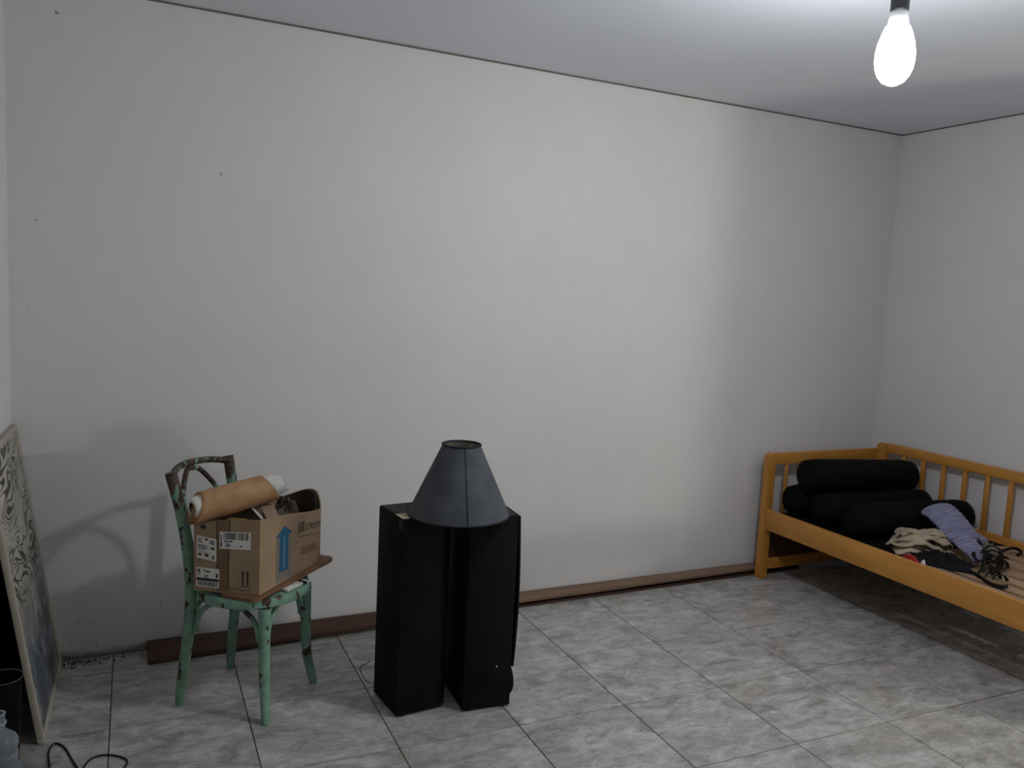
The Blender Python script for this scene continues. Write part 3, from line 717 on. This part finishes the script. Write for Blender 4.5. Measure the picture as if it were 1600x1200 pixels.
# bolsters
M_BOL = cloth_mat('black_upholstery', (.0028, .0028, .0034, 1), (.0055, .0055, .006, 1), .8)
def bolster(label, c, ln, r, rz, ry=0):
    b = tag(empty('bolster', c), label, 'bolster', 'black bolster cushions on the bed')
    b.rotation_euler = (0, ry, rz)
    prof = [(.001, -ln / 2 - .006), (r * .45, -ln / 2 - .004), (r * .78, -ln / 2 + .004), (r * .93, -ln / 2 + .022), (r, -ln / 2 + .06), (r * 1.005, 0), (r, ln / 2 - .06), (r * .93, ln / 2 - .022), (r * .78, ln / 2 - .004), (r * .45, ln / 2 + .004), (.001, ln / 2 + .006)]
    Rm = Matrix.Rotation(PI / 2, 4, 'Y')
    obj('cover', lathe(prof, 40, Rm), M_BOL, b, True)
    for s in (-1, 1): obj('piping', tube([Rm @ Vector((r * .885 * math.cos(t), r * .885 * math.sin(t), s * (ln / 2 - .010))) for t in [2 * PI * k / 40 for k in range(40)]], .003, 6, closed=True), M_BOL, b, True)
    return b
R_ = .089; CLZ = SLZ + .0065
# black blanket spread on the slats under the bolsters
bm = bmesh.new(); nx_, ny_ = 26, 34; G = []
for lay in (0, 1):
    g = []
    for j in range(ny_ + 1):
        row = []
        for i in range(nx_ + 1):
            x = 3.372 + .79 * i / nx_; y = -.145 - (.80 + .10 * noise.noise(Vector((i * .17, 0, 4)))) * j / ny_
            row.append(bm.verts.new((x, y, SLZ + .0008 + lay * (.0035 + .0015 * noise.noise(Vector((x * 22, y * 22, 0)))))))
        g.append(row)
    G.append(g)
for j in range(ny_):
    for i in range(nx_):
        bm.faces.new((G[1][j][i], G[1][j][i + 1], G[1][j + 1][i + 1], G[1][j + 1][i])); bm.faces.new((G[0][j][i], G[0][j + 1][i], G[0][j + 1][i + 1], G[0][j][i + 1]))
rim0 = [(0, i) for i in range(nx_)] + [(j, nx_) for j in range(ny_)] + [(ny_, i) for i in range(nx_, 0, -1)] + [(j, 0) for j in range(ny_, 0, -1)]
for k in range(len(rim0)):
    (j0, i0), (j1, i1) = rim0[k], rim0[(k + 1) % len(rim0)]
    bm.faces.new((G[0][j0][i0], G[0][j1][i1], G[1][j1][i1], G[1][j0][i0]))
tag(obj('black_blanket', bm, M_BOL, smooth='auto'), 'black blanket spread on the slats underneath the bolsters', 'blanket')
bolster('black bolster lying flat nearest the headboard, under the top one', (3.79, -.228, CLZ + R_), .72, R_, math.radians(-2))
bolster('black bolster in the middle of the row, under the top one', (3.795, -.452, CLZ + R_), .73, R_, math.radians(-6))
bolster('black bolster resting on top of the other bolsters', (3.785, -.350, CLZ + R_ + .156), .73, R_, math.radians(-7), math.radians(1.5))
bolster('dark bolster at the front of the row beside the heaped clothes', (3.795, -.690, CLZ + R_), .755, R_, math.radians(-7))

# ------------------------------------------------------------------ clothes on the bed
M_BEIGE = cloth_mat('beige_cloth', S((150, 136, 116)), S((184, 170, 150)))
def fold_sheet(bm, cx, cy, z, ln, wd, rot, amp, waves, seed, th=.009, arch=.03):
    """one thick wavy layer of a crumpled garment"""
    n, mz = 40, 10; top, bot = [], []
    c, s = math.cos(rot), math.sin(rot)
    for i in range(n + 1):
        t = i / n * 2 - 1; ta, tb = [], []
        for j in range(mz + 1):
            v = j / mz * 2 - 1
            x = t * ln / 2 + .012 * noise.noise(Vector((t * 2 + seed, v * 2, 0))); y = v * wd / 2 * (1 - .25 * t * t) + .018 * noise.noise(Vector((t * 2.5, v, seed)))
            zz = z + arch * (1 - t * t) * (1 - .5 * v * v) + amp * (math.sin(t * waves * PI + seed + v * 1.3) * .5 + .5) + .008 * noise.noise(Vector((t * 5, v * 5, seed + 9)))
            if abs(t) > .85: zz -= (abs(t) - .85) / .15 * (arch * .4 + amp * .5)
            zz = max(zz, SLZ + .004)
            X, Y = cx + x * c - y * s, cy + x * s + y * c
            ta.append(bm.verts.new((X, Y, zz + th))); tb.append(bm.verts.new((X, Y, zz)))
        top.append(ta); bot.append(tb)
    for i in range(n):
        for j in range(mz):
            bm.faces.new((top[i][j], top[i + 1][j], top[i + 1][j + 1], top[i][j + 1])); bm.faces.new((bot[i][j + 1], bot[i + 1][j + 1], bot[i + 1][j], bot[i][j]))
        for j, f in ((0, 1), (mz, -1)):
            q = (bot[i][j], bot[i + 1][j], top[i + 1][j], top[i][j]); bm.faces.new(q if f > 0 else q[::-1])
    for i, f in ((0, 1), (n, -1)):
        for j in range(mz):
            q = (top[i][j], top[i][j + 1], bot[i][j + 1], bot[i][j]); bm.faces.new(q if f > 0 else q[::-1])
bm = bmesh.new()
fold_sheet(bm, 3.600, -.935, .390, .28, .21, -.62, .014, 2.3, .3, arch=.010)
fold_sheet(bm, 3.575, -.910, .408, .25, .17, -.95, .026, 1.3, 1.7, th=.011, arch=.020)
fold_sheet(bm, 3.620, -.930, .425, .24, .11, -.45, .024, 1.6, 3.1, th=.012, arch=.026)
fold_sheet(bm, 3.610, -.895, .448, .20, .07, -.80, .016, 1.2, 4.4, th=.012, arch=.024)
fold_sheet(bm, 3.670, -.930, .455, .15, .09, -.25, .014, 1.5, 5.0, th=.010, arch=.018)
for q in ([(3.475, -.845, .425), (3.50, -.90, .448), (3.555, -.945, .440), (3.60, -.99, .418)], [(3.49, -.865, .405), (3.525, -.93, .425), (3.575, -.985, .415), (3.63, -1.02, .402)], [(3.53, -.86, .462), (3.575, -.90, .476), (3.635, -.945, .470), (3.69, -.985, .448)], [(3.50, -.915, .40), (3.47, -.93, .395), (3.485, -.96, .392)]):
    add_tube(bm, spline(q, 6), [.011 + .004 * math.sin(k) for k in range(3 * 6 + 1)] if len(q) == 4 else .008, 10, flat=.8)
tag(obj('beige_garment', bm, M_BEIGE, smooth=True), 'crumpled beige garment heaped on the bed slats against the front bolster', 'clothing')
M_BLACKC = cloth_mat('black_garment_cloth', (.006, .006, .008, 1), (.016, .016, .020, 1))
tag(obj('black_garment', heap(3.560, -1.085, .095, .165, SLZ + .0005, .040, .30, 2.2, .5, 9, fold=.2), M_BLACKC, smooth=True), 'black garment lying flat under the beige and lavender clothes', 'clothing')
M_RED = cloth_mat('red_cloth', S((130, 34, 32)), S((168, 50, 46)))
tag(obj('red_garment', heap(3.430, -1.000, .020, .045, SLZ + .0005, .030, .25, 7.7, .3, 7), M_RED, smooth=True), 'small bit of red clothing just behind the front bed rail', 'clothing')
tag(obj('white_scrap', heap(3.440, -1.066, .008, .012, SLZ + .0005, .026, .2, 1.1, .3, 6, 10, 8), M_WHITEP, smooth=True), 'tiny white scrap next to the red clothing by the bed rail', 'scrap')
m = NT('lavender_knit', .9, .1); P = m.tc(); m.color(m.ramp(m.noise(P, 30, 3), [(.3, S((118, 118, 150))), (.7, S((146, 145, 178)))])); m.b.inputs['Sheen Weight'].default_value = .2
dt = m.n('ShaderNodeVectorMath', operation='DOT_PRODUCT'); m.l(P, dt.inputs[0]); dt.inputs[1].default_value = (-.28 * 290, -.87 * 290, -.40 * 290)
m.bump(m.math('ADD', m.math('SINE', dt.outputs['Value']), m.math('MULTIPLY', m.noise(P, 220, 2), .4)), .8, .006); M_LAV = m.m
lav = tag(empty('lavender_sweater'), 'lavender ribbed knit sweater draped from the front bolster over the beige garment', 'clothing')
path = spline([(3.835, -.800, .556), (3.820, -.85, .552), (3.800, -.91, .532), (3.780, -.97, .506), (3.760, -1.03, .478), (3.752, -1.05, .470)], 14)
n = len(path); rad = [(.084 * (1 - .18 * (i / (n - 1)) ** 2) * min(1, .6 + i * .14) if i < n - 1 else .05) * (1 + .035 * math.cos(i * PI / 3)) for i in range(n)]
obj('body', tube(path, rad, 24, flat=.34, up=(-.35, -.35, 1)), M_LAV, lav, True)
path = spline([(3.760, -1.015, .482), (3.735, -1.07, .455), (3.715, -1.13, .437), (3.695, -1.185, .415)], 10)
n = len(path); rad = [.060 - .014 * i / (n - 1) for i in range(n)]
obj('sleeve', tube(path, rad, 18, flat=.38, up=(-.2, -.2, 1)), M_LAV, lav, True)
path = spline([(3.835, -.985, .495), (3.86, -1.03, .475), (3.875, -1.07, .452)], 8)
obj('sleeve', tube(path, .026, 14, flat=.6, up=(0, 0, 1)), M_LAV, lav, True)
obj('cuff', lathe([(.020, 0), (.024, .004), (.022, .016), (.014, .012)], 18, Matrix.Translation((3.695, -1.190, .409)) @ Matrix.Rotation(1.9, 4, 'X') @ Matrix.Diagonal((1.5, .8, 1, 1))), M_BEIGE, lav, 'auto')
tag(obj('grey_garment', heap(3.845, -1.105, .055, .050, SLZ + .0005, .070, .4, 9.3, .5, 8, 26, 22, fold=.15), cloth_mat('grey_cloth', S((96, 92, 84)), S((130, 126, 116))), smooth=True), 'small heap of pale grey cloth tucked behind the lavender sweater', 'clothing')

# sandal with a tangle of straps
M_STRAP = plain('black_leather', (.005, .0045, .0045, 1), .5, .22)
M_INSOLE = plain('pale_insole', S((120, 100, 76)), .6, .25, .15, 40)
sd = tag(empty('strappy_sandal'), 'black strappy sandal with pale insole standing on the bare slats', 'sandal')
def sole(z0, z1, k):
    pts = [(0, -.11), (.028, -.10), (.038, -.06), (.034, 0), (.026, .05), (.028, .085), (.012, .112), (-.014, .110), (-.026, .08), (-.024, .03), (-.034, -.03), (-.036, -.075), (-.022, -.105)]
    q = spline([(x * k, y * k, 0) for x, y in pts], 4, True)
    Mx = Matrix.Translation((3.545, -1.315, 0)) @ Matrix.Rotation(math.radians(-22), 4, 'Z')
    bm = bmesh.new(); add_prism(bm, [tuple((Mx @ p).to_2d()) for p in q], z0, z1, None, .0015); return bm
obj('outsole', sole(SLZ + .0005, SLZ + .016, 1), M_STRAP, sd, 'auto')
obj('insole', sole(SLZ + .0163, SLZ + .020, .95), M_INSOLE, sd, 'auto')
for k, (y, h) in enumerate(((-1.36, .035), (-1.33, .045), (-1.295, .05))):
    path = spline([(3.520 - k * .006, y + .01, SLZ + .012), (3.535, y + .006, SLZ + h), (3.575, y - .008, SLZ + h), (3.592 - k * .004, y - .015, SLZ + .012)], 6)
    obj('strap', tube(path, .008, 10, flat=.3, up=(0, .3, 1)), M_STRAP, sd, True)
path = spline([(3.575, -1.270, SLZ + .018), (3.600, -1.250, SLZ + .06), (3.64, -1.225, SLZ + .085)], 8)
obj('strap', tube(path, .012, 10, flat=.3, up=(1, 0, 0)), M_STRAP, sd, True)
bt = tag(empty('belt_tangle'), 'tangle of dark belts and cords heaped at the lavender sleeve end', 'belts')
r_ = random.Random(11)
for k in range(7):
    c = Vector((3.735 + r_.uniform(-.03, .03), -1.205 + r_.uniform(-.03, .03), SLZ + .018 + .011 * k)); a0 = r_.uniform(0, 6); rx_, ry_ = r_.uniform(.035, .058), r_.uniform(.025, .045)
    q = [(c.x + rx_ * math.cos(t + a0), c.y + ry_ * math.sin(t + a0), c.z + .012 * math.sin(2 * t + k)) for t in [2 * PI * i / 9 for i in range(9)]]
    obj('belt_loop', tube(spline(q, 5, True), .0085, 8, flat=.35, up=(0, 0, 1), closed=True), [M_STRAP, M_STRAP, plain('olive_strap', S((34, 31, 24)), .6, .2)][k % 3], bt, True)
path = spline([(3.74, -1.24, SLZ + .07), (3.70, -1.262, SLZ + .045), (3.655, -1.275, SLZ + .012), (3.60, -1.26, SLZ + .008)], 8)
obj('belt_end', tube(path, .010, 8, flat=.3, up=(0, 0, 1)), M_STRAP, bt, True)
path = spline([(3.62, -1.235, SLZ + .006), (3.57, -1.215, SLZ + .010), (3.545, -1.25, SLZ + .006), (3.555, -1.275, SLZ + .023)], 8)
obj('cord', tube(path, .003, 6), M_STRAP, bt, True)
path = spline([(3.86, -1.135, SLZ + .020), (3.93, -1.115, SLZ + .032), (4.02, -1.095, SLZ + .034), (4.09, -1.085, SLZ + .026), (4.105, -1.105, SLZ + .012), (4.05, -1.125, SLZ + .008)], 8)
tag(obj('coat_hanger', tube(path, .0075, 8), M_STRAP, smooth=True), 'bent black plastic hook lying on the slats beside the belts', 'hook')

# ------------------------------------------------------------------ leaning picture and things at the left
M_FRAME = plain('cream_frame', S((172, 167, 155)), .55, .3, .1, 30)
def art_mat():
    m = NT('ink_drawing', .35, .4); P = m.tc(); sp = m.n('ShaderNodeSeparateXYZ'); m.l(P, sp.inputs[0])
    base = m.ramp(m.noise(P, 5, 4), [(.3, S((140, 137, 128))), (.7, S((196, 192, 182)))])
    blue = m.ramp(m.noise(m.map(P, (2, 3.2, 2.2), (.5, 0, 0)), 3.2, 5, .65, 1.2), [(.35, S((30, 36, 46))), (.52, S((92, 100, 112))), (.68, S((170, 175, 180)))])
    low = m.rng(m.math('ADD', sp.outputs[2], m.math('MULTIPLY', m.noise(P, 3, 3), .3)), .66, .42, 0, 1)
    c = m.mix(low, base, blue)
    f = m.noise(m.map(P, (1, 1.7, 4.2)), 1.5, 1.5, .5, 1.3)
    fr = m.math('FRACT', m.math('MULTIPLY', f, 12.))
    ink = m.math('LESS_THAN', fr, m.rng(m.noise(P, 9, 2), .3, .7, .22, .62))
    area = m.math('MULTIPLY', m.rng(sp.outputs[2], .34, .50, .25, 1), m.rng(m.noise(m.map(P, (1, 1, 1.3)), 3.0, 1), .36, .46, .25, 1))
    c = m.mix(m.math('MULTIPLY', ink, m.math('MULTIPLY', area, .95)), c, (.012, .011, .010, 1))
    m.color(c); return m.m
PW, PH = .630, .985
tilt = math.atan2(.143, .963)
pic = tag(empty('framed_picture', (-.184, -.012, 0), math.radians(-1.9)), 'large cream-framed black and white drawing leaning in the left corner', 'picture')
# local frame: y runs -PW..0 towards the viewer, z up; whole picture leans towards -x
Rt = Matrix.Rotation(-tilt, 4, 'Y')
FT = .022; FD = .020
def fbox(y0, y1, z0, z1, x0=-FD, x1=0., bev=.002): return box(x0, x1, y0, y1, z0, z1, bev, 2, Rt)
obj('frame_side', fbox(-FT, 0, FT + .0004, PH - FT - .0004), M_FRAME, pic, 'auto')
obj('frame_side', fbox(-PW, -PW + FT, FT + .0004, PH - FT - .0004), M_FRAME, pic, 'auto')
obj('frame_side', fbox(-PW, 0, .004, FT), M_FRAME, pic, 'auto')
obj('frame_side', fbox(-PW, 0, PH - FT, PH), M_FRAME, pic, 'auto')
bm = bmesh.new(); add_box(bm, -.010, -.007, -PW + FT - .003, -FT + .003, FT - .003, PH - FT + .003)
art = obj('drawing', bm, art_mat(), pic); art.rotation_euler = (0, -tilt, 0)
obj('backing', fbox(-PW + FT, -FT, FT, PH - FT, -.019, -.0105, 0), M_INK, pic)
# black panel added between picture and wall to keep that gap dark
bm = box(-.012, 0, -.86, -.03, .003, .80, .002, 2, Matrix.Translation((-.285, 0, 0)) @ Matrix.Rotation(math.radians(-3.2), 4, 'Z') @ Matrix.Rotation(-math.atan2(.042, .8), 4, 'Y'))
tag(obj('dark_gap_panel', bm, plain('black_panel', (.006, .006, .006, 1), .8, .1)), 'black panel added behind the framed picture to darken the gap at the left wall', 'board')
# black bucket and water bottle
bk2 = tag(empty('black_bucket', (-.293, -.932, 0)), 'black bucket with a thin rim at the left edge behind the bottle', 'bucket')
bk2.location = (-.2870, -.945, 0)
obj('body', lathe([(.030, .001), (.032, .0), (.052, .385), (.050, .385), (.030, .008)], 40, cap1=False), plain('black_bucket_plastic', (.002, .002, .002, 1), .6, .1), bk2, 'auto')
obj('rim', tube([Vector((.0525 * math.cos(t), .0525 * math.sin(t), .386)) for t in [2 * PI * k / 40 for k in range(40)]], .0017, 8, closed=True), plain('grey_rim', (.05, .05, .05, 1), .4, .4), bk2, True)
def pet():
    m = NT('clear_blue_plastic', .16, .5); m.color((.55, .64, .74, 1)); m.b.inputs['Transmission Weight'].default_value = .78; m.b.inputs['IOR'].default_value = 1.2; return m.m
bot = tag(empty('water_bottle', (-.2865, -1.055, 0)), 'empty clear ribbed plastic water bottle standing at the left edge', 'bottle')
prof = [(.046, .001), (.055, .004), (.058, .02), (.058, .05), (.053, .058), (.058, .066), (.058, .10), (.053, .108), (.058, .116), (.058, .15), (.056, .166), (.046, .180), (.044, .188), (.0475, .196), (.0475, .212), (.044, .218), (.044, .226), (.0485, .236), (.048, .250), (.042, .262), (.028, .274), (.0175, .284), (.0165, .290), (.0165, .330)]
obj('body', lathe(prof, 40, cap1=False), pet(), bot, True)
obj('neck_ring', lathe([(.0172, .300), (.0205, .301), (.0205, .305), (.0172, .306)], 32, cap0=False, cap1=False), plain('neck_plastic', (.30, .33, .35, 1), .3, .4), bot, 'auto')
obj('neck_rim', tube([Vector((.0165 * math.cos(t), .0165 * math.sin(t), .330)) for t in [2 * PI * k / 24 for k in range(24)]], .0022, 8, closed=True), plain('rim_plastic', (.34, .36, .37, 1), .3, .4), bot, True)
# cable on the floor
path = spline([(-.165, -1.00, .004), (-.178, -.90, .004), (-.181, -.80, .004), (-.189, -.71, .004), (-.176, -.655, .004), (-.146, -.690, .004), (-.121, -.771, .004), (-.100, -.840, .004), (-.088, -.850, .0055), (-.075, -.812, .004), (-.055, -.788, .004), (-.022, -.786, .004), (.016, -.809, .004), (.040, -.843, .004), (.034, -.880, .004), (-.01, -.93, .004), (-.06, -.97, .004)], 7)
tag(obj('cable', tube(path, .0032, 8), M_CORD, smooth=True), 'thin black cable looped on the floor tiles at the lower left', 'cable')
# crumbs of dirt along the foot of the wall
bm = bmesh.new(); r_ = random.Random(3)
def crumb(x, y, s):
    z = s * .3
    v = [bm.verts.new((x + s * dx * r_.uniform(.6, 1.2), y + s * dy * r_.uniform(.6, 1.2), z + s * dz * .35)) for dx, dy, dz in ((1, 0, -.8), (0, 1, -.8), (-1, 0, -.8), (0, -1, -.8), (0, 0, 1.2))]
    for f in ((0, 1, 4), (1, 2, 4), (2, 3, 4), (3, 0, 4), (3, 2, 1, 0)): bm.faces.new([v[i] for i in f])
for k in range(230):
    x = -.19 + abs(r_.gauss(0, .16)); y = -.006 - abs(r_.gauss(0, .035))
    if x < .115: crumb(x, y, r_.uniform(.0015, .0055))
for k in range(45): crumb(-.16 + abs(r_.gauss(0, .22)), -.03 - abs(r_.gauss(0, .22)), r_.uniform(.0012, .0035))
tag(obj('dirt_crumbs', bm, plain('dirt', (.03, .022, .017, 1), .95, .05)), 'dark dirt crumbs scattered on the floor along the left wall foot', 'dirt', kind='stuff')
